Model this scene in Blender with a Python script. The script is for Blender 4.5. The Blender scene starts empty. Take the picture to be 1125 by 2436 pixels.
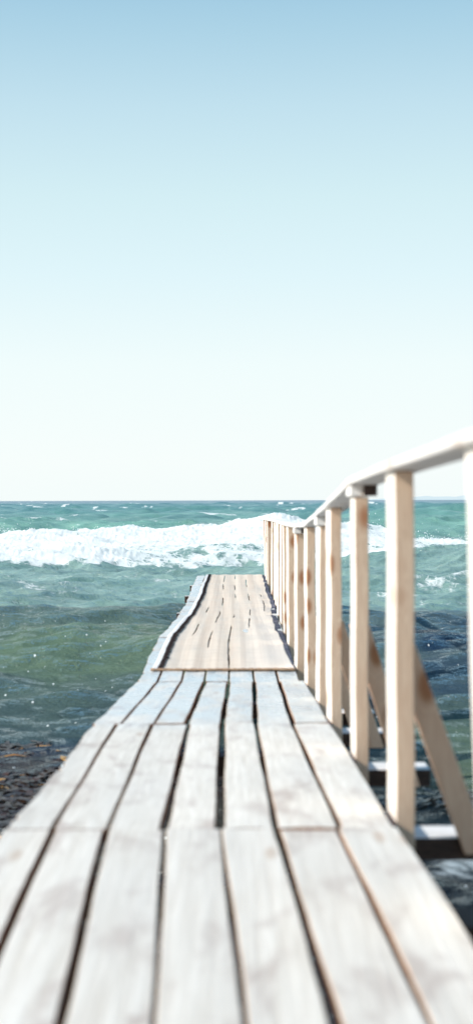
import bpy, bmesh, math, random
import numpy as np
from mathutils import Vector, Matrix
random.seed(7); rng = np.random.default_rng(11)
S = bpy.context.scene; COL = S.collection
EZ = 1.75                      # eye height above still water (m)
F = 3200.0                     # focal length in photo pixels (photo 2436 high)

# ------------------------------------------------------------------ helpers
def link(o, parent=None):
    COL.objects.link(o)
    if parent is not None: o.parent = parent
    return o
def empty(name, label, cat, loc=(0, 0, 0), group=None):
    o = bpy.data.objects.new(name, None); link(o); o.location = loc
    o.empty_display_size = .2
    o['label'] = label; o['category'] = cat
    if group: o['group'] = group
    return o
def tag(o, label=None, cat=None, group=None, kind=None):
    for k, v in (('label', label), ('category', cat), ('group', group), ('kind', kind)):
        if v: o[k] = v
    return o
def mesh_obj(name, verts, faces, mats, parent=None, mids=None, smooth=False, origin=None):
    """one mesh object; verts in world coords, origin moved to `origin` (parents sit at their own location)"""
    if origin is None:
        a = np.array(verts); origin = tuple((a.min(0) + a.max(0)) / 2)
    me = bpy.data.meshes.new(name)
    me.from_pydata([(v[0]-origin[0], v[1]-origin[1], v[2]-origin[2]) for v in verts], [], faces)
    for m in (mats if isinstance(mats, (list, tuple)) else [mats]): me.materials.append(m)
    if mids: me.polygons.foreach_set('material_index', mids)
    if smooth: me.polygons.foreach_set('use_smooth', [True]*len(me.polygons))
    me.update()
    o = bpy.data.objects.new(name, me); link(o, parent)
    o.location = Vector(origin) - (world_loc(parent) if parent is not None else Vector((0, 0, 0)))
    return o
def world_loc(o):
    v = Vector((0, 0, 0))
    while o is not None: v += o.location; o = o.parent
    return v
def bevel(o, w, seg=2):
    m = o.modifiers.new('bevel', 'BEVEL'); m.width = w; m.segments = seg; m.limit_method = 'ANGLE'; m.angle_limit = math.radians(40)
    return o
def loft(sections):
    """sections: list of rings (4 points each, same order) -> verts, faces (closed box-like bar)"""
    V = []; Fc = []; n = len(sections[0])
    for r in sections: V += list(r)
    for i in range(len(sections)-1):
        for k in range(n):
            a = i*n+k; b = i*n+(k+1) % n
            Fc.append((a, b, b+n, a+n))
    Fc.append(tuple(range(n-1, -1, -1))); L = (len(sections)-1)*n
    Fc.append(tuple(L+k for k in range(n)))
    return V, Fc
def box(x0, x1, y0, y1, z0, z1):
    return loft([[(x0, y0, z0), (x1, y0, z0), (x1, y0, z1), (x0, y0, z1)],
                 [(x0, y1, z0), (x1, y1, z0), (x1, y1, z1), (x0, y1, z1)]])
def interp(tab, d): return float(np.interp(d, [t[0] for t in tab], [t[1] for t in tab]))

# ------------------------------------------------------------------ node helper
class NT:
    def __init__(s, name):
        s.m = bpy.data.materials.new(name); s.m.use_nodes = True
        s.n = s.m.node_tree.nodes; s.l = s.m.node_tree.links; s.n.clear()
        s.out = s.n.new('ShaderNodeOutputMaterial')
    def N(s, t, **kw):
        n = s.n.new(t)
        for k, v in kw.items():
            if k.startswith('i_'): n.inputs[k[2:].replace('_', ' ')].default_value = v
            else: setattr(n, k, v)
        return n
    def L(s, a, b): s.l.new(a, b)
    def math(s, op, a, b=None, c=None, clamp=False):
        n = s.n.new('ShaderNodeMath'); n.operation = op; n.use_clamp = clamp
        for i, v in enumerate((a, b, c)):
            if v is None: continue
            if isinstance(v, (int, float)): n.inputs[i].default_value = v
            else: s.L(v, n.inputs[i])
        return n.outputs[0]
    def ramp(s, fac, stops, interp='LINEAR'):
        n = s.n.new('ShaderNodeValToRGB'); s.L(fac, n.inputs[0]); r = n.color_ramp; r.interpolation = interp
        while len(r.elements) > 1: r.elements.remove(r.elements[-1])
        r.elements[0].position = stops[0][0]; r.elements[0].color = (*stops[0][1], 1)
        for p, c in stops[1:]: e = r.elements.new(p); e.color = (*c, 1)
        return n.outputs[0]
    def mapr(s, v, a, b, c, d, smooth=False):
        n = s.n.new('ShaderNodeMapRange'); n.inputs[1].default_value = a; n.inputs[2].default_value = b
        n.inputs[3].default_value = c; n.inputs[4].default_value = d
        if smooth: n.interpolation_type = 'SMOOTHSTEP'
        s.L(v, n.inputs[0]); return n.outputs[0]
    def mix(s, f, a, b, mode='MIX'):
        n = s.n.new('ShaderNodeMix'); n.data_type = 'RGBA'; n.blend_type = mode
        for i, v in ((0, f), (6, a), (7, b)):
            if isinstance(v, (int, float)): n.inputs[i].default_value = v
            elif isinstance(v, tuple): n.inputs[i].default_value = (*v, 1)
            else: s.L(v, n.inputs[i])
        return n.outputs[2]
    def noise(s, vec, scale, detail=4, rough=.55, dist=0):
        n = s.N('ShaderNodeTexNoise'); s.L(vec, n.inputs['Vector'])
        n.inputs['Scale'].default_value = scale; n.inputs['Detail'].default_value = detail
        n.inputs['Roughness'].default_value = rough; n.inputs['Distortion'].default_value = dist
        return n.outputs['Fac']
    def scaled(s, vec, sc, off=None):
        n = s.N('ShaderNodeMapping'); s.L(vec, n.inputs['Vector']); n.inputs['Scale'].default_value = sc
        if off is not None: s.L(off, n.inputs['Location'])
        return n.outputs[0]
    def rnd_off(s, k=50):
        oi = s.N('ShaderNodeObjectInfo'); c = s.N('ShaderNodeCombineXYZ')
        s.L(s.math('MULTIPLY', oi.outputs['Random'], k), c.inputs[0])
        s.L(s.math('MULTIPLY', oi.outputs['Random'], k*1.7), c.inputs[1])
        s.L(s.math('MULTIPLY', oi.outputs['Random'], k*.6), c.inputs[2])
        return oi.outputs['Random'], c.outputs[0]

# ------------------------------------------------------------------ materials
def mat_deck():
    t = NT('weathered_white_deck_wood')
    pos = t.N('ShaderNodeNewGeometry').outputs['Position']
    rnd, off = t.rnd_off()
    grain = t.noise(t.scaled(pos, (70, 2.2, 70), off), 1, 5, .6, .3)
    fine = t.noise(t.scaled(pos, (260, 14, 100), off), 1, 3, .6)
    blot = t.noise(t.scaled(pos, (7, 3.2, 7), off), 1, 5, .6, .5)
    big = t.noise(t.scaled(pos, (2.2, 1.1, 2), off), 1, 3, .5)
    base = t.mix(t.mapr(grain, .3, .7, 0, 1), (.63, .565, .485), (.86, .805, .725))
    base = t.mix(t.mapr(fine, .55, .8, 0, .25), base, (.52, .47, .42))
    base = t.mix(t.mapr(blot, .51, .68, 0, .75, True), base, (.46, .37, .32))
    base = t.mix(t.mapr(big, .42, .7, 0, .45), base, (.74, .70, .64))
    # a few rusty/brown knots
    vo = t.N('ShaderNodeTexVoronoi'); t.L(t.scaled(pos, (6, 1.5, 6), off), vo.inputs['Vector']); vo.inputs['Scale'].default_value = 1
    kn = t.mapr(vo.outputs['Distance'], .05, .13, .5, 0, True)
    base = t.mix(kn, base, (.45, .30, .20))
    hs = t.N('ShaderNodeHueSaturation'); t.L(base, hs.inputs['Color']); t.L(t.mapr(rnd, 0, 1, .9, 1.04), hs.inputs['Value'])
    # wet planks with blue sky reflection mixed into the colour, from about 5.9 m on
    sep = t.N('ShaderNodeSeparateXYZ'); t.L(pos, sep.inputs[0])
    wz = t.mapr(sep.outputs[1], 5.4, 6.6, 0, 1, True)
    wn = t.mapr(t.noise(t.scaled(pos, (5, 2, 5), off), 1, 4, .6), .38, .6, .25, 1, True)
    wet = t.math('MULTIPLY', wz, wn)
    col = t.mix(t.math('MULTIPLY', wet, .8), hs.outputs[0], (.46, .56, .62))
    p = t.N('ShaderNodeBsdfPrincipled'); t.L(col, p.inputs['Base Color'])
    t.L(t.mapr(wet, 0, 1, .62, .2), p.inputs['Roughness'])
    b = t.N('ShaderNodeBump'); b.inputs['Strength'].default_value = .5; b.inputs['Distance'].default_value = .004
    t.L(t.math('ADD', grain, t.math('MULTIPLY', fine, .5)), b.inputs['Height']); t.L(b.outputs[0], p.inputs['Normal'])
    t.L(p.outputs[0], t.out.inputs[0]); return t.m
def mat_plank_side(name='brown_plank_edge', a=(.14, .055, .025), b=(.40, .19, .095)):
    t = NT(name); pos = t.N('ShaderNodeNewGeometry').outputs['Position']
    _, off = t.rnd_off()
    g = t.noise(t.scaled(pos, (18, 3, 60), off), 1, 5, .6)
    col = t.mix(t.mapr(g, .3, .7, 0, 1), a, b)
    p = t.N('ShaderNodeBsdfPrincipled'); t.L(col, p.inputs['Base Color']); p.inputs['Roughness'].default_value = .8
    t.L(p.outputs[0], t.out.inputs[0]); return t.m
def mat_pine(name, light, tan, knot, vert=True, gray=0.0):
    t = NT(name); tc = t.N('ShaderNodeTexCoord').outputs['Object']
    rnd, off = t.rnd_off(30)
    ax = (1, 1, .09) if vert else (1, .09, 1)
    def sc(k): return (k*ax[0], k*ax[1], k*ax[2])
    vo = t.N('ShaderNodeTexVoronoi'); vo.feature = 'F1'
    vsc = (9, 4.5, 4.6) if vert else (9, 3.0, 3.6)
    t.L(t.scaled(tc, vsc, off), vo.inputs['Vector']); vo.inputs['Scale'].default_value = 1
    kd = vo.outputs['Distance']
    warp = t.math('MULTIPLY', t.mapr(kd, .0, .5, 1, 0, True), .9)
    g = t.noise(t.scaled(tc, sc(45), off), 1, 4, .55, .6)
    rings = t.math('SINE', t.math('MULTIPLY', t.math('ADD', g, warp), 26))
    col = t.mix(t.mapr(rings, -1, 1, 0, .55), light, tan)
    broad = t.noise(t.scaled(tc, sc(9), off), 1, 3, .5)
    col = t.mix(t.mapr(broad, .4, .7, 0, .45), col, tan)
    col = t.mix(t.mapr(kd, .13, .34, .9, 0, True), col, knot)
    if gray: col = t.mix(gray, col, (.78, .77, .75))
    hs = t.N('ShaderNodeHueSaturation'); t.L(col, hs.inputs['Color']); t.L(t.mapr(rnd, 0, 1, .88, 1.06), hs.inputs['Value'])
    p = t.N('ShaderNodeBsdfPrincipled'); t.L(hs.outputs[0], p.inputs['Base Color']); p.inputs['Roughness'].default_value = .62
    b = t.N('ShaderNodeBump'); b.inputs['Strength'].default_value = .25; b.inputs['Distance'].default_value = .002
    t.L(g, b.inputs['Height']); t.L(b.outputs[0], p.inputs['Normal'])
    t.L(p.outputs[0], t.out.inputs[0]); return t.m
def mat_mat():
    t = NT('woven_coir'); pos = t.N('ShaderNodeNewGeometry').outputs['Position']
    sep = t.N('ShaderNodeSeparateXYZ'); t.L(pos, sep.inputs[0])
    st = t.noise(t.scaled(pos, (24, .05, 1)), 1, 3, .6, .1)
    bl = t.noise(t.scaled(pos, (5, 1.6, 1)), 1, 5, .6, .3)
    cross = t.noise(t.scaled(pos, (5, 34, 1)), 1, 3, .6)
    fine = t.noise(pos, 160, 2, .5)
    wv = t.math('MULTIPLY', t.math('SINE', t.math('MULTIPLY', sep.outputs[1], 190)), t.math('SINE', t.math('MULTIPLY', sep.outputs[0], 520)))
    col = t.mix(t.mapr(st, .36, .62, 0, 1), (.67, .545, .435), (.83, .71, .585))
    col = t.mix(t.mapr(bl, .45, .68, 0, .6, True), col, (.70, .62, .53))
    col = t.mix(t.mapr(cross, .48, .72, 0, .4), col, (.45, .36, .28))
    # sun-bleached right half
    bx = t.math('MULTIPLY', t.mapr(sep.outputs[0], -.1, .3, 0, 1, True), t.mapr(sep.outputs[1], 16, 9, .15, .6))
    col = t.mix(bx, col, (.78, .72, .66))
    p = t.N('ShaderNodeBsdfPrincipled'); t.L(col, p.inputs['Base Color']); p.inputs['Roughness'].default_value = .9
    b = t.N('ShaderNodeBump'); b.inputs['Strength'].default_value = .6; b.inputs['Distance'].default_value = .004
    t.L(t.math('ADD', wv, t.math('ADD', fine, t.math('MULTIPLY', cross, 1.5))), b.inputs['Height']); t.L(b.outputs[0], p.inputs['Normal'])
    t.L(p.outputs[0], t.out.inputs[0]); return t.m
def mat_simple(name, a, b, scale=30, rough=.7, stretch=(1, 1, 1), spec=.5):
    t = NT(name); pos = t.N('ShaderNodeNewGeometry').outputs['Position']
    n = t.noise(t.scaled(pos, stretch), scale, 4, .6)
    p = t.N('ShaderNodeBsdfPrincipled'); t.L(t.mix(t.mapr(n, .3, .7, 0, 1), a, b), p.inputs['Base Color'])
    p.inputs['Roughness'].default_value = rough; p.inputs['Specular IOR Level'].default_value = spec
    t.L(p.outputs[0], t.out.inputs[0]); return t.m
def mat_sea():
    t = NT('sea_water'); pos = t.N('ShaderNodeNewGeometry').outputs['Position']
    def at(n): a = t.N('ShaderNodeAttribute'); a.attribute_name = n; return a.outputs['Fac']
    foam, deep, crest, far = at('foam'), at('deep'), at('crest'), at('far')
    sep = t.N('ShaderNodeSeparateXYZ'); t.L(pos, sep.inputs[0])
    # body colour of turbid shallow water
    n1 = t.noise(t.scaled(pos, (.35, .6, 0)), 1, 6, .66, .5)
    green = t.mix(t.mapr(n1, .35, .65, 0, 1), (.165, .265, .235), (.30, .41, .37))
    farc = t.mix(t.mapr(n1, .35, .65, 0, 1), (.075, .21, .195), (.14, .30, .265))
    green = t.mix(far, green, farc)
    green = t.mix(t.math('MULTIPLY', crest, .75), green, (.20, .43, .33))  # light shining through the crests, painted as brighter green
    dk = t.mix(t.mapr(t.noise(t.scaled(pos, (1.2, 1.6, 0)), 1, 4, .6), .4, .62, 0, 1), (.010, .026, .055), (.040, .064, .078))
    green = t.mix(at('olive'), green, (.105, .155, .088))
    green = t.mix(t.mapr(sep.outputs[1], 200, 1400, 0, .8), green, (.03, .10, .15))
    dk = t.mix(t.mapr(sep.outputs[1], 9.4, 8.7, 0, .7), dk, (.040, .024, .018))
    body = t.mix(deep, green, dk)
    # foam: lacy threshold of cell + fractal noise against the foam attribute
    wv = t.N('ShaderNodeTexNoise'); t.L(t.scaled(pos, (1.2, 1.2, 1.2)), wv.inputs['Vector']); wv.inputs['Scale'].default_value = 1; wv.inputs['Detail'].default_value = 3
    wp = t.N('ShaderNodeVectorMath'); wp.operation = 'MULTIPLY_ADD'; t.L(wv.outputs['Color'], wp.inputs[0]); wp.inputs[1].default_value = (.9, .9, .4); t.L(pos, wp.inputs[2])
    v1 = t.N('ShaderNodeTexVoronoi'); v1.feature = 'DISTANCE_TO_EDGE'; t.L(t.scaled(wp.outputs[0], (1.6, 2.1, 1.6)), v1.inputs['Vector']); v1.inputs['Scale'].default_value = 1
    v2 = t.N('ShaderNodeTexVoronoi'); v2.feature = 'DISTANCE_TO_EDGE'; t.L(t.scaled(wp.outputs[0], (5, 6.5, 5)), v2.inputs['Vector']); v2.inputs['Scale'].default_value = 1
    lace = t.math('MINIMUM', v1.outputs[0], t.math('MULTIPLY', v2.outputs[0], 1.6))
    fr = t.noise(t.scaled(pos, (2.2, 2.2, 2.2)), 1, 7, .68)
    lace2 = t.math('ADD', t.math('MULTIPLY', lace, -1.3), t.math('MULTIPLY', t.math('SUBTRACT', fr, .5), 2.1))
    fm = t.math('ADD', t.math('MULTIPLY', foam, 1.45), lace2)
    fmask = t.mapr(fm, .30, .74, 0, 1, True)
    fmask = t.math('MULTIPLY', fmask, t.mapr(foam, .01, .08, 0, 1))
    # sun sparkle on the nearer water, painted as scattered white flecks
    vb = t.N('ShaderNodeTexVoronoi'); t.L(t.scaled(pos, (24, 13, 0)), vb.inputs['Vector']); vb.inputs['Scale'].default_value = 1
    sb = t.N('ShaderNodeSeparateXYZ'); t.L(vb.outputs['Color'], sb.inputs[0])
    patch = t.mapr(t.noise(t.scaled(pos, (.8, 1.1, 0)), 1, 4, .6), .42, .66, .0, .20)
    ison = t.math('LESS_THAN', sb.outputs[0], patch)
    dot = t.math('LESS_THAN', vb.outputs['Distance'], t.math('MULTIPLY', sb.outputs[1], .24))
    near = t.mapr(sep.outputs[1], 20, 13, 0, 1)
    fmask = t.math('MAXIMUM', fmask, t.math('MULTIPLY', t.math('MULTIPLY', ison, dot), near))
    def ridged(sc, det, k):
        n = t.noise(t.scaled(pos, sc), 1, det, .62, .4)
        return t.math('MULTIPLY', t.math('ABSOLUTE', t.math('SUBTRACT', n, .5)), -k)
    hgt = t.math('ADD', t.math('MULTIPLY', t.noise(t.scaled(pos, (1.3, 2.4, 1.3)), 1, 5, .6, .3), .30), t.math('ADD', ridged((3.6, 5.2, 3.6), 5, .27), t.math('MULTIPLY', t.noise(t.scaled(pos, (13, 17, 13)), 1, 3, .65), .06)))
    b = t.N('ShaderNodeBump'); b.inputs['Strength'].default_value = 1; b.inputs['Distance'].default_value = .55
    t.L(t.mapr(far, 0, 1, 1, .9), b.inputs['Strength']); t.L(hgt, b.inputs['Height'])
    di = t.N('ShaderNodeBsdfDiffuse'); t.L(body, di.inputs[0]); b2 = t.N('ShaderNodeBump'); b2.inputs['Strength'].default_value = .35; b2.inputs['Distance'].default_value = .55; t.L(hgt, b2.inputs['Height']); t.L(b2.outputs[0], di.inputs['Normal'])
    gl = t.N('ShaderNodeBsdfGlossy'); gl.inputs[0].default_value = (1, 1, 1, 1); t.L(t.mapr(far, 0, 1, .05, .34), gl.inputs['Roughness']); t.L(b.outputs[0], gl.inputs['Normal'])
    fz = t.N('ShaderNodeFresnel'); fz.inputs[0].default_value = 1.33; t.L(b.outputs[0], fz.inputs['Normal'])
    p = t.N('ShaderNodeMixShader'); t.L(t.math('MINIMUM', fz.outputs[0], t.math('MULTIPLY', t.mapr(deep, 0, 1, .5, .7), t.mapr(sep.outputs[1], 9.4, 8.6, 1, .5))), p.inputs[0]); t.L(di.outputs[0], p.inputs[1]); t.L(gl.outputs[0], p.inputs[2])
    ff = t.noise(t.scaled(pos, (9, 9, 9)), 1, 6, .7)
    fb = t.N('ShaderNodeBump'); fb.inputs['Strength'].default_value = .7; fb.inputs['Distance'].default_value = .05; t.L(ff, fb.inputs['Height'])
    fo = t.N('ShaderNodeBsdfPrincipled'); fo.inputs['Roughness'].default_value = .85
    t.L(t.mix(t.math('MULTIPLY', t.mapr(t.noise(t.scaled(pos, (1.6, 1.6, 5)), 1, 8, .75, .8), .42, .6, 0, 1), t.mapr(fm, .4, 1.3, .5, 1)), (.78, .86, .86), (.99, .99, .98)), fo.inputs['Base Color']); t.L(fb.outputs[0], fo.inputs['Normal'])
    fo.inputs['Subsurface Weight'].default_value = 0
    tr = t.N('ShaderNodeBsdfTranslucent'); tr.inputs[0].default_value = (.97, .98, .98, 1)
    mf = t.N('ShaderNodeMixShader'); mf.inputs[0].default_value = .45; t.L(fo.outputs[0], mf.inputs[1]); t.L(tr.outputs[0], mf.inputs[2])
    mx = t.N('ShaderNodeMixShader'); t.L(fmask, mx.inputs[0]); t.L(p.outputs[0], mx.inputs[1]); t.L(mf.outputs[0], mx.inputs[2])
    t.L(mx.outputs[0], t.out.inputs[0]); return t.m

M_DECK = mat_deck(); M_SIDE = mat_plank_side(); M_ARRIS = mat_plank_side('worn_plank_arris', (.50, .36, .25), (.74, .63, .51))
M_POST = mat_pine('pale_pine', (.86, .635, .455), (.68, .44, .29), (.42, .15, .05))
M_POSTLIT = mat_pine('sunlit_pine_face', (.95, .90, .83), (.88, .79, .69), (.62, .42, .28))  # paler copy for the posts' left faces, sunlight painted into the colour
M_BRACE = mat_pine('tan_pine', (.90, .60, .41), (.76, .45, .29), (.42, .15, .05))
M_RAIL = mat_pine('bleached_pine', (.92, .89, .85), (.82, .75, .68), (.55, .38, .26), vert=False, gray=.35)
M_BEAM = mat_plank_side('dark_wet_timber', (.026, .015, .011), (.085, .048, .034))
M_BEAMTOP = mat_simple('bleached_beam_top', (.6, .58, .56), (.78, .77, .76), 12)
M_DARKEND = mat_plank_side('dark_end_grain', (.03, .016, .012), (.09, .05, .035))
M_MAT = mat_mat()
M_HEM = mat_simple('pale_canvas_hem', (.60, .58, .56), (.80, .79, .78), 18, .85)
M_STITCH = mat_simple('dark_stitching', (.015, .011, .012), (.05, .038, .035), 40, .9, spec=0)
M_EDGESHADE = mat_simple('dark_blue_grey_edge_shade', (.035, .035, .05), (.15, .15, .19), 9, .8, spec=.1)
M_BIND = mat_simple('brown_rope_binding', (.24, .14, .08), (.48, .33, .22), 60, .9)
M_WEED = mat_simple('brown_seaweed', (.018, .010, .008), (.075, .032, .014), 7, .3)
M_WEED2 = mat_simple('amber_seaweed', (.30, .12, .012), (.70, .34, .04), 7, .25)

# ------------------------------------------------------------------ jetty geometry tables (d = distance, H = drop below the eye)
HT = [(-1.3, .835), (1.1, .843), (3.5, .857), (5.87, .976), (8.3, 1.12), (10.7, 1.088), (13.1, 1.155), (15.5, 1.165), (17.9, 1.14), (20.0, 1.125)]
CT = [(8.3, 0), (10.2, -.012), (12.2, .006), (14.6, .045), (16.5, .035), (18.2, .02), (20.0, .03)]
def deckz(d): return EZ - interp(HT, d)
def smooth(tab, d, w=.55): return sum(interp(tab, d+k*w) for k in (-1, -.5, 0, .5, 1))/5
G_A = ([-.59, -.44, -.29, -.137, .012, .159, .312, .462], [-.61, -.48, -.342, -.188, -.043, .102, .26, .415])  # at d=2.17, 3.5
def gA(d): k = (d-2.17)/(3.5-2.17); return [a+(b-a)*k for a, b in zip(*G_A)]
BASE = [-.612, -.49, -.343, -.20, -.05, .106, .255, .385]
def gB(d, j=0):
    c = interp(CT, d); return [b+c+j*r for b, r in zip(BASE, [0, 1, -1, .6, -.7, 1, -.5, 0])]
SECT = [  # d0, d1, edges at d0, edges at d1 (8 boundaries for 7 planks)
    (-1.3, 1.1, [x-.0 for x in gA(1.1)], gA(1.1)),
    (1.1, 3.5, gA(1.1), gA(3.5)),
    (3.5, 5.87, [-.600, -.482, -.338, -.193, -.047, .100, .268, .412], [-.62, -.527, -.372, -.212, -.064, .08, .24, .405]),
    (5.87, 8.3, [-.63, -.508, -.363, -.222, -.066, .08, .242, .402], [-.618, -.492, -.343, -.2, -.05, .106, .26, .412]),
    (8.3, 10.7, gB(8.3), gB(10.7)), (10.7, 13.1, gB(10.7, .008), gB(13.1, .008)),
    (13.1, 15.5, gB(13.1), gB(15.5)), (15.5, 17.9, gB(15.5, .006), gB(17.9, .006)), (17.9, 20.0, gB(17.9), gB(20.0))]
def right_edge(d):
    for a, b, e0, e1 in SECT:
        if a <= d <= b: return e0[7]+(e1[7]-e0[7])*(d-a)/(b-a)
    return .41
GW = [  # gap half-widths per section (6 gaps) : (start, end)
    [(.008, .008)]*6,
    [(.009, .008), (.009, .009), (.0055, .0055), (.008, .004), (.012, .009), (.004, .005)],
    [(.005, .007), (.004, .008), (.011, .010), (.014, .014), (.007, .009), (.007, .009)],
    [(.005, .008), (.005, .009), (.011, .013), (.012, .013), (.012, .013), (.011, .012)]] + [[(.007, .008)]*6]*5

DT = .036  # plank thickness
jetty = empty('wooden_jetty', 'narrow bleached plank jetty running out over the sea towards the breaking waves', 'jetty', (0, 0, 0))
SECLAB = {1: 'nearest run of bleached white planks', 2: 'dry white planks sloping gently down', 3: 'wet bluish planks just before the mat', }
for si, (a, b, e0, e1) in enumerate(SECT):
    # stringers below carry this section (mesh of the section itself)
    V = []; Fc = []
    for xs in (.12, .5, .88):
        x0 = e0[0]+(e0[7]-e0[0])*xs; x1 = e1[0]+(e1[7]-e1[0])*xs
        v, f = loft([[(x+dx, d, deckz(dd)-DT-.004+dz) for dx, dz in ((-.03, -.09), (.03, -.09), (.03, 0), (-.03, 0))] for x, d, dd in ((x0, a+.008, a), (x1, b-.008, b))])
        n = len(V); V += v; Fc += [tuple(i+n for i in q) for q in f]
    sec = mesh_obj('deck_section', V, Fc, M_BEAM, jetty)
    if si in SECLAB: sec['label'] = SECLAB[si]
    for k in range(7):
        gl = GW[si][k-1] if k > 0 else (0, 0); gr = GW[si][k] if k < 6 else (0, 0)
        rings = []; nseg = 64 if k in (0, 6) else 26; ph = random.random()*9; zoff = random.uniform(-.003, .003); gap_e = random.uniform(.0005, .0028); gap_f = random.uniform(.0005, .0028)
        for i in range(nseg+1):
            t = i/nseg; d = a+gap_e+(b-a-gap_e-gap_f)*t
            if k == 0: xl = e0[0]+(e1[0]-e0[0])*t + .004*math.sin(d*3+ph)+.0025*math.sin(d*11+ph)+(random.uniform(.004, .014) if random.random() < .10 else random.uniform(-.0012, .0012))
            else: xl = e0[k]+(e1[k]-e0[k])*t+gl[0]+(gl[1]-gl[0])*t
            if k == 6: xr = e0[7]+(e1[7]-e0[7])*t+ .003*math.sin(d*2.6+ph)
            else: xr = e0[k+1]+(e1[k+1]-e0[k+1])*t-gr[0]-(gr[1]-gr[0])*t
            xl += .0016*math.sin(d*5.1+ph)+random.uniform(-.0008, .0008); xr += .0016*math.sin(d*4.3+ph*2)+random.uniform(-.0008, .0008)
            z = deckz(d)+zoff+.0015*math.sin(d*2.2+ph); cup = .0018*math.sin(ph*3)
            xm = (xl+xr)/2; r = .0022
            rings.append([(xl+.001, d, z-DT), (xr-.001, d, z-DT), (xr, d, z-r), (xr-r, d, z), (xm+.02, d, z-cup), (xm-.02, d, z-cup), (xl+r, d, z), (xl, d, z-r)])
        v, f = loft(rings)
        mids = []
        for q in range(nseg):
            mids += [1, 1, 2, 0, 0, 0, 2, 1]
        mids += [1, 1]
        mesh_obj('plank', v, f, [M_DECK, M_SIDE, M_ARRIS], sec, mids)

# crossbeams at joints, their ends stick out; outriggers below the braced posts; piles down into the water
def beam(x0, x1, d, w, h, drop, parent, name='crossbeam', skew=0, pale=True):
    z = deckz(d)-DT-drop
    v, f = loft([[(x0, d-w/2, z-h), (x0, d+w/2, z-h), (x0, d+w/2, z), (x0, d-w/2, z)],
                 [(x1, d-w/2+skew, z-h-.002), (x1, d+w/2+skew, z-h-.002), (x1, d+w/2+skew, z), (x1, d-w/2+skew, z)]])
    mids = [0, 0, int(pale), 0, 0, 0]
    o = mesh_obj(name, v, f, [M_BEAM, M_BEAMTOP], parent, mids); bevel(o, .004); return o
def pile(x, d, r, parent, name='pile', top=None):
    n = 14; rings = []; zt = deckz(d)-DT-.19 if top is None else top; ph = random.random()*6
    for i in range(9):
        z = -.9+(zt+.9)*i/8
        rr = r*(1.05-.1*i/8)
        rings.append([(x+rr*(1+.05*math.sin(k*3+ph+i))*math.cos(2*math.pi*k/n)+.01*math.sin(i+ph), d+rr*math.sin(2*math.pi*k/n), z) for k in range(n)])
    v, f = loft(rings); return mesh_obj(name, v, f, M_BEAM, parent, smooth=False)
for d in (1.1, 3.5, 5.87, 8.3, 10.7, 13.1, 15.5, 17.9, 19.9):
    beam(-.66 - (.03 if d > 15 else 0)*1, .47+(.0 if d != 3.5 else 0), d, .10, .09, .096, jetty)
    for x in (-.48, .34): pile(x+interp(CT, d), d+.02, .075, jetty)
post_d = [-.9, .2, 1.35, 2.66, 3.72, 4.92, 6.04, 6.97, 8.1, 8.86, 10.1, 11.1, 12.4, 13.5, 14.6, 15.5, 16.5, 18.0, 18.9, 19.75]
for d, dr in ((2.96, .03), (3.985, .068), (5.19, .05), (6.31, .045), (7.24, .045), (8.37, .045)):
    beam(.30, .735 if d > 3 else .62, d, .15, .065, dr, jetty, 'outrigger_beam', 0, d > 3)

# ------------------------------------------------------------------ railing
RAILU = [(-1.2, -.11), (1.2, -.108), (2.66, -.112), (3.72, -.080), (4.92, -.055), (6.04, .036), (6.97, .088), (8.1, .165), (8.86, .186), (10.1, .20), (12.4, .225), (16.5, .262), (19.9, .288)]
railing = empty('wooden_railing', 'unpainted pine post railing with a bleached flat handrail along the right edge of the jetty', 'railing', (0, 0, 0))
PW, PD = .051, .16
post_x = {}
lowered = {4.92: .043, 6.97: .046, 8.86: .036}
for i, d in enumerate(post_d):
    xb = right_edge(min(max(d, -1.2), 19.9))+float(np.interp(d, [3, 5, 9, 12], [.030, .022, .012, .010]))
    if d < 0: xb = right_edge(1.1)+.012
    lean = random.uniform(-.006, .010)
    if abs(d-2.66) < .01: lean = -.006
    if d > 19: lean = -.03
    if abs(d-18.9) < .01: lean = -.012
    if abs(d-2.66) < .01: xb += .043; lean = -.034
    dl = random.uniform(-.01, .01); post_x[d] = (xb, lean)
    zt = EZ-interp(RAILU, d)-lowered.get(d, 0)-.001
    zb = deckz(d)-.24
    rings = []
    tw = random.uniform(.02, .07); pw = PW*random.uniform(.95, 1.05)
    for j in range(11):
        t = j/10; z = zb+(zt-zb)*t; x = xb+lean*t+.0015*math.sin(j*1.3+i); y = d+dl*t
        c, s = math.cos(tw), math.sin(tw)
        rings.append([(x+px*c-py*s, y+px*s+py*c, z) for px, py in ((0, 0), (pw, 0), (pw, PD), (0, PD))])
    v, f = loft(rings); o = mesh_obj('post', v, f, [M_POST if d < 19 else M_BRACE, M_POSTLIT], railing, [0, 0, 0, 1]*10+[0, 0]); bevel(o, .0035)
    if d > 19.5: o['label'] = 'darker last post leaning inward at the seaward end'
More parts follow.
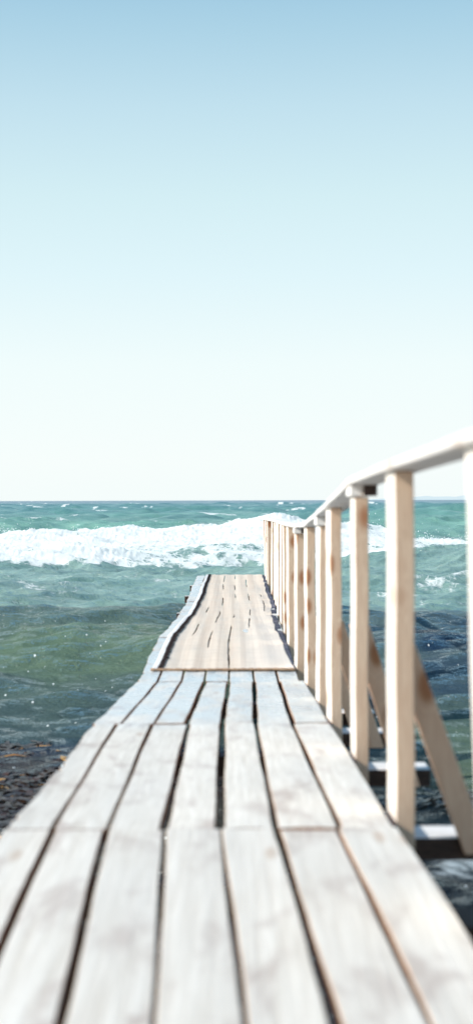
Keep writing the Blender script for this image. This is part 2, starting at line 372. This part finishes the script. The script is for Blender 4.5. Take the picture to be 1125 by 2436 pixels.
# handrail boards, butted end to end, resting on the posts
def rail_x(d):
    xs = sorted(post_x); return float(np.interp(d, xs, [post_x[k][0]+post_x[k][1] for k in xs]))
cuts = [-1.2, 2.0, 4.97, 7.02, 8.92, 11.15, 13.55, 16.0, 18.0, 19.95]
for a, b in zip(cuts[:-1], cuts[1:]):
    rings = []; n = 16; zj = random.uniform(0, .003); ww = random.uniform(-.004, .004)
    for i in range(n+1):
        d = a+.003+(b-a-.006)*i/n; x = rail_x(d); z = EZ-interp(RAILU, d)+zj; wv = .002*math.sin(i*.9+a)
        rings.append([(x-.022-ww+wv, d, z), (x+.088+wv, d, z), (x+.088+wv, d, z+.027), (x-.022-ww+wv, d, z+.027)])
    v, f = loft(rings); o = mesh_obj('handrail', v, f, M_RAIL, railing); bevel(o, .006, 3)
for d, h in lowered.items():
    x = rail_x(d); z = EZ-interp(RAILU, d)
    v, f = box(x+.028, x+.078, d-.03, d+.20, z-h+.002, z-.001)
    v2, f2 = [], []
    mids = [0, 0, 0, 0, 1, 0]
    o = mesh_obj('splice_block', v, f, [M_RAIL, M_DARKEND], railing, mids); bevel(o, .003)
    v, f = box(x-.018, x+.026, d-.01, d+.20, z-h+.001, z-.001)
    o = mesh_obj('splice_block', v, f, [M_RAIL], railing); bevel(o, .003)
# diagonal braces behind the posts down to the outriggers
for d, top, xo in ((3.72, .40, .695), (4.92, .42, .655), (6.04, .46, .64), (6.97, .5, .63), (8.1, .52, .62)):
    xb, _ = post_x[d]; y = d+PD+.006
    zt = EZ-top-(interp(HT, d)-.86)*.8; zb = deckz(d)-DT-.125
    p0 = Vector((xb+.034, y, zt)); p1 = Vector((xo, y, zb)); ax = (p1-p0).normalized(); sd = Vector((-.037, 0, 0))
    L = (p1-p0).length; rings = []
    for j in range(7):
        c = p0+ax*(L*j/6)
        rings.append([tuple(c+sd), tuple(c-sd), tuple(c-sd+Vector((0, .048, 0))), tuple(c+sd+Vector((0, .048, 0)))])
    v, f = loft(rings); o = mesh_obj('brace', v, f, M_BRACE, railing); bevel(o, .0035)

# ------------------------------------------------------------------ mat on the far stretch of deck
mat_e = empty('walkway_mat', 'long tan woven coir mat with a frayed dark left seam covering the farther planks', 'mat', (0, 8.75, deckz(8.75)))
LW = [(8.75, -.558), (9.5, -.548), (10.4, -.545), (11.3, -.535), (12.4, -.515), (13.6, -.49), (14.8, -.474), (16.5, -.46), (18, -.462), (20.1, -.452)]
RW = [(8.75, .384), (9.1, .362), (9.8, .345), (10.6, .338), (11.4, .325), (12.3, .335), (13.2, .335), (14.5, .372), (15.5, .378), (17, .362), (18.2, .372), (20.1, .376)]
def mz(d, off): return EZ-smooth(HT, d)+off+.006*math.sin(d*2.6)+.004*math.sin(d*5.9+1)
def maxz(d): return max(mz(d, .014), deckz(d)+.006)
MD0, MD1 = 8.76, 20.03
NR = 380
ds = np.linspace(MD0, MD1, NR)
def strip(name, xa, xb, nx, mat, off=0, edge_fn=None, slits=None, thick=True, jag=0, drop=False):
    V = []; Fc = []
    for i, d in enumerate(ds):
        a, b = xa(d), xb(d)
        if jag: b += jag*(1 if (i//2) % 2 else 0)*random.uniform(.2, 1.3); a -= jag*.3*random.random()
        for k in range(nx+1):
            t = k/nx; x = a+(b-a)*t
            z = maxz(d)+off+.0025*math.sin(x*37+d*.7)+ (.004*math.sin(d*9+x*4) if drop else 0)
            V.append((x, d, z))
    for i in range(NR-1):
        for k in range(nx):
            if slits and slits((ds[i]+ds[i+1])/2, V[i*(nx+1)+k][0], V[i*(nx+1)+k+1][0]): continue
            q = i*(nx+1)+k; Fc.append((q, q+1, q+nx+2, q+nx+1))
    o = mesh_obj(name, V, Fc, mat, mat_e, smooth=True)
    if thick: m = o.modifiers.new('thickness', 'SOLIDIFY'); m.thickness = .007; m.offset = -1
    return o
lx = lambda d: interp(LW, d); rx = lambda d: interp(RW, d)+.004*math.sin(d*7)
SL = [(-.05, 8.8, 11.9), (-.20, 9.85, 11.4), (-.343, 10.6, 12.2), (.106, 11.6, 14.2), (.255, 13.5, 16.5), (-.20, 12.2, 14.2), (-.345, 13.2, 14.6), (-.345, 17.3, 18.2), (-.20, 14.6, 16.0), (-.20, 17.0, 19.8), (-.05, 12.4, 13.6), (-.05, 15.8, 17.9), (-.05, 18.6, 19.9), (.106, 15, 16.6), (.106, 17.2, 19.6)]
def slits(d, x0, x1):
    xm = (x0+x1)/2
    for c, a, b in SL:
        cc = c+interp(CT, d)
        if a <= d <= b:
            w = .006*min(1, (d-a)/.25, (b-d)/.25)+.001*math.sin(d*13+c*9)
            if d > 12 and math.sin(d*3+c*31) < -.7: continue
            if abs(xm-cc-.0015*math.sin(d*3)) < max(w, .0022)+ (.001 if d > 14 else 0): return True
    return False
strip('mat_body', lambda d: lx(d)+.055, rx, 230, M_MAT, 0, slits=slits)
strip('pale_hem', lx, lambda d: lx(d)+.043, 4, M_HEM, .004)
strip('frayed_seam', lambda d: lx(d)+.039, lambda d: lx(d)+.066, 2, M_STITCH, .0085, jag=.018, thick=False)
strip('edge_shade_strip', lambda d: rx(d)-.004, lambda d: min(rx(d)+.05, right_edge(min(d, 19.99))+.003), 4, M_EDGESHADE, -.004, drop=True)  # shaded plank edge right of the mat, put in as a dark strip
# rope-like binding across the front edge
rings = []
xs = np.linspace(-.562, .386, 60)
for i, x in enumerate(xs):
    r = .0085+.0018*math.sin(i*1.9)+random.uniform(-.001, .001); y = 8.752+.006*math.sin(x*9)+random.uniform(-.003, .003)
    rings.append([(x, y+r*math.cos(2*math.pi*k/8), maxz(8.76)-.002+r*math.sin(2*math.pi*k/8)) for k in range(8)])
v, f = loft(rings); mesh_obj('front_binding', v, f, M_BIND, mat_e, smooth=True)

# ------------------------------------------------------------------ sea
def perlin(x, y, seed=0):
    xi = np.floor(x).astype(np.int64); yi = np.floor(y).astype(np.int64); xf = x-xi; yf = y-yi
    u = xf*xf*xf*(xf*(xf*6-15)+10); v = yf*yf*yf*(yf*(yf*6-15)+10)
    def g(ix, iy, fx, fy):
        h = (ix*374761393+iy*668265263+seed*982451653) & 0xffffffff
        h = ((h ^ (h >> 13))*1274126177) & 0xffffffff; h = h ^ (h >> 16)
        a = (h & 1023)/1023*2*np.pi
        return np.cos(a)*fx+np.sin(a)*fy
    n00 = g(xi, yi, xf, yf); n10 = g(xi+1, yi, xf-1, yf); n01 = g(xi, yi+1, xf, yf-1); n11 = g(xi+1, yi+1, xf-1, yf-1)
    return ((n00*(1-u)+n10*u)*(1-v)+(n01*(1-u)+n11*u)*v)*1.5
def fbm(x, y, o=4, seed=0):
    s = 0; a = 1; t = 0
    for k in range(o): s = s+a*perlin(x*2**k, y*2**k, seed+k*7); t += a; a *= .5
    return s/t
rows = [-30.0]
while rows[-1] < 14000:
    d = rows[-1]
    if d < -4: st = 1.5
    elif d < 2: st = .12
    elif d < 26: st = .035+ .0022*max(d-4, 0)
    elif d < 29: st = .07
    elif d < 48: st = .06
    elif d < 70: st = .14
    elif d < 500: st = .006*d
    else: st = .03*d
    rows.append(d+st)
rows = np.array(rows)
uc = np.linspace(-1, 1, 620)*.235
side = .235*np.power(1.16, np.arange(1, 34)); cols = np.concatenate([-side[::-1], uc, side])
D, U = np.meshgrid(rows, cols, indexing='ij')
X = U*(np.maximum(D, 0)+4.0); Y = D.copy()
sp = np.gradient(rows)[:, None]*np.ones_like(X); spx = np.abs(np.gradient(X, axis=1)); SPC = np.maximum(sp*.7, spx)
h = np.zeros_like(X); DX = np.zeros_like(X); DY = np.zeros_like(X)
far_amp = np.clip(.75+ (Y-40)/160, .75, 1.5)
shore = np.clip((Y+2)/25, .35, 1)
PF = {}
for i in range(150):
    lam = .22*(30/.22)**(rng.random()**1.2)
    th = rng.normal(0, .45) + (.10); k = 2*np.pi/lam
    kx, ky = k*math.sin(th), -k*math.cos(th)
    a = .0105*lam**.80*(.7 if lam > 12 else 1)*(1.35 if lam < 1.6 else .85)*rng.uniform(.5, 1.3)
    fade = np.clip(lam/(SPC*2.2)-1, 0, 1)*far_amp*shore
    ph = kx*X+ky*Y+rng.random()*6.28
    kb = int(round(math.log(lam, 1.5)))
    if (kb, i % 2) not in PF: L_ = 1.5**kb*2.6; PF[(kb, i % 2)] = perlin(X/L_, Y/L_, 50+kb*2+i % 2)
    ph = ph+(1.1 if i % 4 < 2 else -1.1)*PF[(kb, i % 2)]
    c, s_ = np.cos(ph), np.sin(ph)
    h += a*c*fade; DX -= .7*a*math.sin(th)*s_*fade; DY += .7*a*math.cos(th)*s_*fade
def ridge(dc, hgt, front, back, p=1.35):
    """asymmetric breaker ridge: steep towards the camera (front), long behind"""
    q = Y-dc; w = np.where(q < 0, front, back)
    return hgt*np.exp(-np.abs(q/w)**p)
def px(x, d): return (x-562)/F*d
wob = fbm(X/9, Y/60, 3, 3); wob2 = fbm(X/2.2, Y/30, 4, 9)
# A: main breaker
xA = X*F/43+562                                     # photo column of this lateral position at 43 m
hA = np.interp(xA, [-1500, -200, 60, 250, 430, 560, 640, 760, 860, 930, 975, 1130, 1300, 2400], [.76, .80, .74, .66, .70, .85, .90, .84, .82, .68, .46, .46, .6, .8])
hA = hA+.10*wob2+.05*fbm(X/.7, Y/30, 3, 19)
dA = 43+1.0*wob+.5*wob2
A = ridge(dA, hA, 1.9, 5.5)
hB = np.interp(xA, [-1500, 0, 330, 450, 620, 800, 880, 960, 1130, 2400], [.42, .46, .42, .30, .24, .34, .36, .22, .20, .4])+.07*wob2
dB = 35.0+1.3*wob+.6*wob2+np.interp(xA, [0, 300, 600, 1000], [0, .3, 2.2, 1.0])
B = ridge(dB, hB, 1.1, 3.0)
# C: unbroken green swell behind, and farther lines
C = ridge(60+3*fbm(X/14, Y/80, 3, 21), .75*np.clip(.8+.8*fbm(X/10, Y*0+3, 2, 23), .2, 1.5), 3.0, 6, 1.6)
C2 = ridge(78+5*fbm(X/20, Y/100, 3, 22), .75*np.clip(.8+.9*fbm(X/13, Y*0+8, 2, 29), .1, 1.5), 4.0, 8, 1.6)
C3 = ridge(105+6*fbm(X/24, Y/100, 3, 33), .7*np.clip(.7+.9*fbm(X/18, Y*0+1, 2, 31), .1, 1.4), 5, 9, 1.6)
# E: near swells (long glassy face on the left; another on the right)
E = ridge(13.0-.12*(X+1.7)+.5*fbm(X/2.5, Y/20, 2, 41), .17*np.clip(1.1-.35*np.maximum(X+1.6, 0), .25, 1.1)*np.clip(1+.8*fbm(X/1.5, Y/3, 3, 47), .3, 1.6), .75, 1.6, 1.7)
E2 = ridge(21.5-.06*X+.7*fbm(X/5, Y/20, 2, 43), .20, 1.3, 2.4, 1.7)
E3 = ridge(17.0+.15*X+.4*fbm(X/3, Y/20, 2, 44), .16, .7, 1.4, 1.7)
E4 = ridge(27-.03*X+.8*fbm(X/7, Y/20, 2, 46), .16, 1.2, 2.4, 1.7)
h = h+A+B+C+C2+C3+E+E2+E3+E4
# foam amount
q = Y-dA; qb = Y-dB
fA_strength = np.interp(xA, [-1500, 0, 600, 830, 930, 975, 1040, 1130, 2400], [1, 1, 1, .8, .9, .5, .8, .85, .9])
foam = fA_strength*np.clip(1-np.maximum(q-.25, 0)/.5, 0, 1)*np.clip(1-np.maximum(-q-3.0, 0)/2.2, 0, 1)
between = np.where((q < 0) & (qb > -.2), 1, 0)*np.interp(xA, [-600, 0, 250, 500, 640, 800, 900, 1000, 2400], [.75, .72, .66, .50, .42, .5, .5, .25, .6])
foam = np.maximum(foam, between)
fB = np.interp(xA, [-1500, 0, 300, 420, 640, 800, 900, 960, 1130, 2400], [1, 1, .95, .8, .55, .9, .9, .45, .42, .8])
foam = np.maximum(foam, fB*np.clip(1-np.maximum(qb-.3, 0)/3.5, 0, 1)*np.clip(1-np.maximum(-qb-.5, 0)/.9, 0, 1))
n_pat = fbm(X/3.0, Y/6, 4, 61)
foam = foam*np.clip(.92+.5*n_pat, .4, 1.2)
# thin lace left behind in front of B and around the jetty head
lace = .33*np.clip(1-np.abs(Y-28)/8.0, 0, 1)*np.clip(.7+1.8*fbm(X/2.5, Y/3.5, 3, 66), 0, 1.3)
foam = np.maximum(foam, np.where(qb < 0, lace, 0))
lace2 = .24*np.clip(1-np.abs(Y-19)/9.0, 0, 1)*np.clip(.2+2.2*fbm(X/2.2, Y/2.4, 3, 67), 0, 1.2)
foam = np.maximum(foam, np.where(qb < 0, lace2, 0))
# scattered whitecaps offshore
capn = fbm(X/7, Y/5, 4, 71)
caps = np.clip((capn-.26)*5, 0, 1)*np.clip((Y-49)/5, 0, 1)*.66
capf = fbm(X/(Y*.012+.5), Y/(Y*.05+1), 3, 73); caps = np.maximum(caps, np.clip((capf-.33)*6, 0, 1)*np.clip((Y-90)/60, 0, 1)*.7)
foam = np.maximum(foam, caps)
xC = X*F/60+562
foam = np.maximum(foam, .85*np.exp(-((xC-650)/45)**2)*np.clip(1-np.abs(Y-59.5)/1.6, 0, 1))
# wash around the piles on the right, close
foam = np.maximum(foam, .55*np.exp(-((X-1.25)/.5)**2-((Y-6.2)/.35)**2))
foam = np.clip(foam, 0, 1.15)
# billows on dense foam
bil = .5*np.abs(perlin(X/.42, Y/.42, 81))+1.1*np.abs(perlin(X/.15, Y/.15, 82))+.5*np.abs(perlin(X/1.1, Y/1.1, 83))
zone = (Y > 27) & (Y < 52)
h = h+np.where(zone, np.clip(foam-.35, 0, .65)*.10*(bil-.45), 0)
YY = Y; Y = Y+4.5*fbm(X/2.4, Y/3.5, 5, 97)*np.clip((Y-9.5)/4, 0, 1)
olive = np.interp(Y, [-40, 9, 10, 14, 17, 26], [1, 1, .9, .95, .45, 0])*np.clip(1-(X-.6)/1.5, 0, 1)+np.interp(Y, [7, 8, 10.5, 11.5], [0, 1, 1, 0])*np.clip((X-.6)/.3, 0, 1)
deep = np.interp(Y, [-40, 9.3, 9.9, 11.4, 12.0, 13.2, 14, 17, 19, 26], [1, 1, .62, .62, .2, .12, .42, .42, .3, 0])
deepR = np.interp(Y, [-40, 7.5, 8.2, 10, 11.2, 14.5, 16.5, 20, 25], [1, 1, .3, .3, 1, 1, .85, .35, 0])
kR = np.clip((X-.6)/1.2, 0, 1)
deep = np.clip(deep*(1-kR)+deepR*kR+ .35*fbm(X/2.5, Y/3, 3, 91)*np.clip((26-Y)/6, 0, 1), 0, 1)
Y = YY
crest = np.clip((A/.9)*(q < .5)*.5+(C+C2+C3)*1.1+(E*2.3+E2*1.6+E4)*.8, 0, 1)
farv = np.clip((Y-25)/120, 0, 1)**.6
amp_keep = np.where((Y > 27) & (Y < 48), .8, 1)
X2 = X+DX*amp_keep; Y2 = Y+DY*amp_keep
Hn, Wn = X.shape
co = np.empty((Hn*Wn, 3), np.float32); co[:, 0] = X2.ravel(); co[:, 1] = Y2.ravel(); co[:, 2] = h.ravel()
idx = np.arange(Hn*Wn, dtype=np.int32).reshape(Hn, Wn)
quads = np.stack([idx[:-1, :-1], idx[:-1, 1:], idx[1:, 1:], idx[1:, :-1]], -1).reshape(-1, 4)
me = bpy.data.meshes.new('sea'); me.vertices.add(len(co)); me.vertices.foreach_set('co', co.ravel())
me.loops.add(quads.size); me.loops.foreach_set('vertex_index', quads.ravel())
me.polygons.add(len(quads)); me.polygons.foreach_set('loop_start', np.arange(0, quads.size, 4, dtype=np.int32))
me.polygons.foreach_set('use_smooth', np.ones(len(quads), bool))
for nm, arr in (('foam', foam), ('deep', deep), ('crest', crest), ('far', farv), ('olive', np.clip(olive, 0, 1))):
    at = me.attributes.new(nm, 'FLOAT', 'POINT'); at.data.foreach_set('value', arr.astype(np.float32).ravel())
me.update(calc_edges=True)
me.materials.append(mat_sea())
sea = bpy.data.objects.new('sea', me); link(sea)
tag(sea, 'choppy green sea with lines of white breaking surf', 'sea', kind='structure')
print('sea verts', len(co))
# spray thrown up along the breaker crests
V = []; Fc = []
OCT = [(1, 0, 0), (-1, 0, 0), (0, 1, 0), (0, -1, 0), (0, 0, 1), (0, 0, -1)]; OF = [(0, 2, 4), (2, 1, 4), (1, 3, 4), (3, 0, 4), (2, 0, 5), (1, 2, 5), (3, 1, 5), (0, 3, 5)]
ri = np.searchsorted(rows, 43)
dArow = dA[ri]; hArow = hA[ri]; Xrow = X[ri]; sArow = fA_strength[ri]
for n in range(5200):
    x = random.uniform(-16, 16); j = min(int(np.searchsorted(Xrow, x)), len(Xrow)-1)
    cl = float(fbm(np.array([x/.8]), np.array([5.0]), 3, 95)[0])
    if random.random() > sArow[j]*(.35+1.6*max(cl, 0)): continue
    hh = random.expovariate(1/(.06+.16*max(cl, 0)))
    x += random.uniform(-.1, .1); y = dArow[j]+random.uniform(-.3, .5); z = hArow[j]+hh-.02; r = random.uniform(.006, .018)
    b = len(V); V += [(x+a*r, y+bb*r, z+c*r) for a, bb, c in OCT]; Fc += [(b+p, b+q_, b+s_) for p, q_, s_ in OF]
M_SPRAY = mat_simple('white_spray', (.85, .88, .88), (.93, .95, .95), 3, .6)
sp_ = mesh_obj('sea_spray', V, Fc, M_SPRAY, origin=(0, 43, 0)); tag(sp_, 'fine white spray flying off the crest of the breaker', 'spray', kind='stuff')

# ------------------------------------------------------------------ seaweed floating by the jetty
def weed(name, cx, cy, rx_, ry_, n, label, mats):
    V = []; Fc = []; mids = []
    for k in range(n):
        a = random.uniform(0, 6.28); rr = math.sqrt(random.random()); x = cx+rx_*rr*math.cos(a); y = cy+ry_*rr*math.sin(a)
        L = random.uniform(.10, .34); w = random.uniform(.007, .020); th = random.uniform(0, 6.28); z = .0+random.uniform(-.015, .03)
        m = 1 if random.random() < .045 else 0; c = random.uniform(-2, 2)
        seg = 5; prev = None
        for i in range(seg+1):
            t = i/seg; ww = w*math.sin(math.pi*(.12+.8*t))*random.uniform(.8, 1.3)
            zz = z+.016*math.sin(math.pi*t)+random.uniform(-.006, .006)
            b = len(V); V += [(x-ww*math.sin(th), y+ww*math.cos(th), zz), (x+ww*math.sin(th), y-ww*math.cos(th), zz+random.uniform(-.008, .008))]
            if prev is not None: Fc.append((prev, prev+1, b+1, b)); mids.append(m)
            prev = b; x += L/seg*math.cos(th); y += L/seg*math.sin(th); th += c*.25+random.uniform(-.3, .3)
    o = mesh_obj(name, V, Fc, mats, mids=mids, smooth=True); tag(o, label, 'seaweed', kind='stuff'); return o
weed('seaweed', -1.72, 8.1, 1.0, 1.4, 7500, 'dark brown and amber seaweed floating left of the jetty', [M_WEED, M_WEED2])
weed('seaweed', 1.22, 7.7, .28, .16, 110, 'small amber seaweed patch floating right of the jetty behind the brace', [M_WEED, M_WEED2])

# ------------------------------------------------------------------ distant headland
V = []; Fc = []; n = 160
xsn = np.linspace(880, 9000, n)
prof = np.interp(xsn, [880, 1150, 1450, 1750, 2200, 3000, 6000, 9000], [0, 18, 26, 34, 30, 48, 60, 20])
for i in range(n):
    z = prof[i]*(1+.18*math.sin(i*.9)+.1*math.sin(i*2.3)+.06*random.uniform(-1, 1))
    V += [(xsn[i], 9000, -2), (xsn[i], 9150+100*math.sin(i), z*.75), (xsn[i], 9500, z), (xsn[i], 10300, -2)]
for i in range(n-1):
    for k in range(3): Fc.append((i*4+k, i*4+k+4, i*4+k+5, i*4+k+1))
t = NT('hazy_far_land'); pos = t.N('ShaderNodeNewGeometry').outputs['Position']
nn = t.noise(t.scaled(pos, (.004, .004, .02)), 1, 4, .6)
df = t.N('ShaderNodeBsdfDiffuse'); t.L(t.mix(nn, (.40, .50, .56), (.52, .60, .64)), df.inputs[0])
em = t.N('ShaderNodeEmission'); em.inputs[0].default_value = (.72, .87, .92, 1); em.inputs[1].default_value = 1.0  # aerial haze over the land, put in as pale glowing colour
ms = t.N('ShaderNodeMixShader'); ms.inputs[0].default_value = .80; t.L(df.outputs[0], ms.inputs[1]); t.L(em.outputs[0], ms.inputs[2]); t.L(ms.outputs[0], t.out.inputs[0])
hl = mesh_obj('headland', V, Fc, t.m, smooth=True); tag(hl, 'pale hazy headland low on the horizon at the far right', 'headland', kind='structure')

# ------------------------------------------------------------------ light
SUN_EL, SUN_AZ = 34, -105          # azimuth from +Y (view direction), negative = left
ra = math.radians(SUN_AZ); re = math.radians(SUN_EL)
sdir = Vector((math.sin(ra)*math.cos(re), math.cos(ra)*math.cos(re), math.sin(re)))
sl = bpy.data.lights.new('sun', 'SUN'); sl.energy = 5.9; sl.angle = math.radians(.5); sl.color = (1, .945, .87)
so = bpy.data.objects.new('sun', sl); link(so); so.rotation_euler = sdir.to_track_quat('Z', 'Y').to_euler()
W = bpy.data.worlds.new('World'); S.world = W; W.use_nodes = True
nt = W.node_tree; nt.nodes.clear()
def WN(t): return nt.nodes.new(t)
sky = WN('ShaderNodeTexSky'); sky.sky_type = 'NISHITA'; sky.sun_disc = False
sky.sun_elevation = re; sky.sun_rotation = ra; sky.altitude = 0; sky.air_density = 1.0; sky.dust_density = 1.2; sky.ozone_density = 1.2
b1 = WN('ShaderNodeBackground'); b1.inputs[1].default_value = .11; nt.links.new(sky.outputs[0], b1.inputs[0])
tc = WN('ShaderNodeTexCoord'); sx = WN('ShaderNodeSeparateXYZ'); nt.links.new(tc.outputs['Generated'], sx.inputs[0])
rp = WN('ShaderNodeValToRGB'); nt.links.new(sx.outputs[2], rp.inputs[0]); cr = rp.color_ramp
def lin(c): return tuple(((v/255+.055)/1.055)**2.4 if v/255 > .04 else v/255/12.92 for v in c)
stops = [(0, (243, 251, 250)), (.03, (244, 251, 250)), (.10, (238, 250, 250)), (.165, (222, 243, 248)), (.22, (210, 236, 242)), (.28, (192, 223, 236)), (.33, (171, 209, 228)), (.37, (152, 196, 221)), (.55, (110, 165, 205)), (1, (75, 130, 185))]
while len(cr.elements) > 1: cr.elements.remove(cr.elements[-1])
cr.elements[0].position = 0; cr.elements[0].color = (*lin(stops[0][1]), 1)
for p_, c_ in stops[1:]: e = cr.elements.new(p_); e.color = (*lin(c_), 1)
b2 = WN('ShaderNodeBackground'); b2.inputs[1].default_value = 1.05; nt.links.new(rp.outputs[0], b2.inputs[0])
mxw = WN('ShaderNodeMixShader'); mxw.inputs[0].default_value = .96; nt.links.new(b1.outputs[0], mxw.inputs[1]); nt.links.new(b2.outputs[0], mxw.inputs[2])
wo = WN('ShaderNodeOutputWorld'); nt.links.new(mxw.outputs[0], wo.inputs[0])

# ------------------------------------------------------------------ camera
cam = bpy.data.cameras.new('camera'); cam.sensor_fit = 'VERTICAL'; cam.sensor_height = 36; cam.sensor_width = 24
cam.lens = 36*F/2436; cam.clip_start = .05; cam.clip_end = 30000
co_ = bpy.data.objects.new('camera', cam); link(co_); co_.location = (0, 0, EZ)
pitch = math.atan(28/F)
co_.rotation_euler = (Matrix.Rotation(math.radians(90)-pitch, 3, 'X') @ Matrix.Rotation(math.radians(-.17), 3, 'Z')).to_euler()
cam.dof.use_dof = True; cam.dof.focus_distance = 32; cam.dof.aperture_fstop = 2.4
S.camera = co_
S.view_settings.view_transform = 'Standard'; S.view_settings.look = 'None'; S.view_settings.exposure = 0; S.view_settings.gamma = 1
S.render.engine = 'CYCLES'; S.cycles.max_bounces = 6
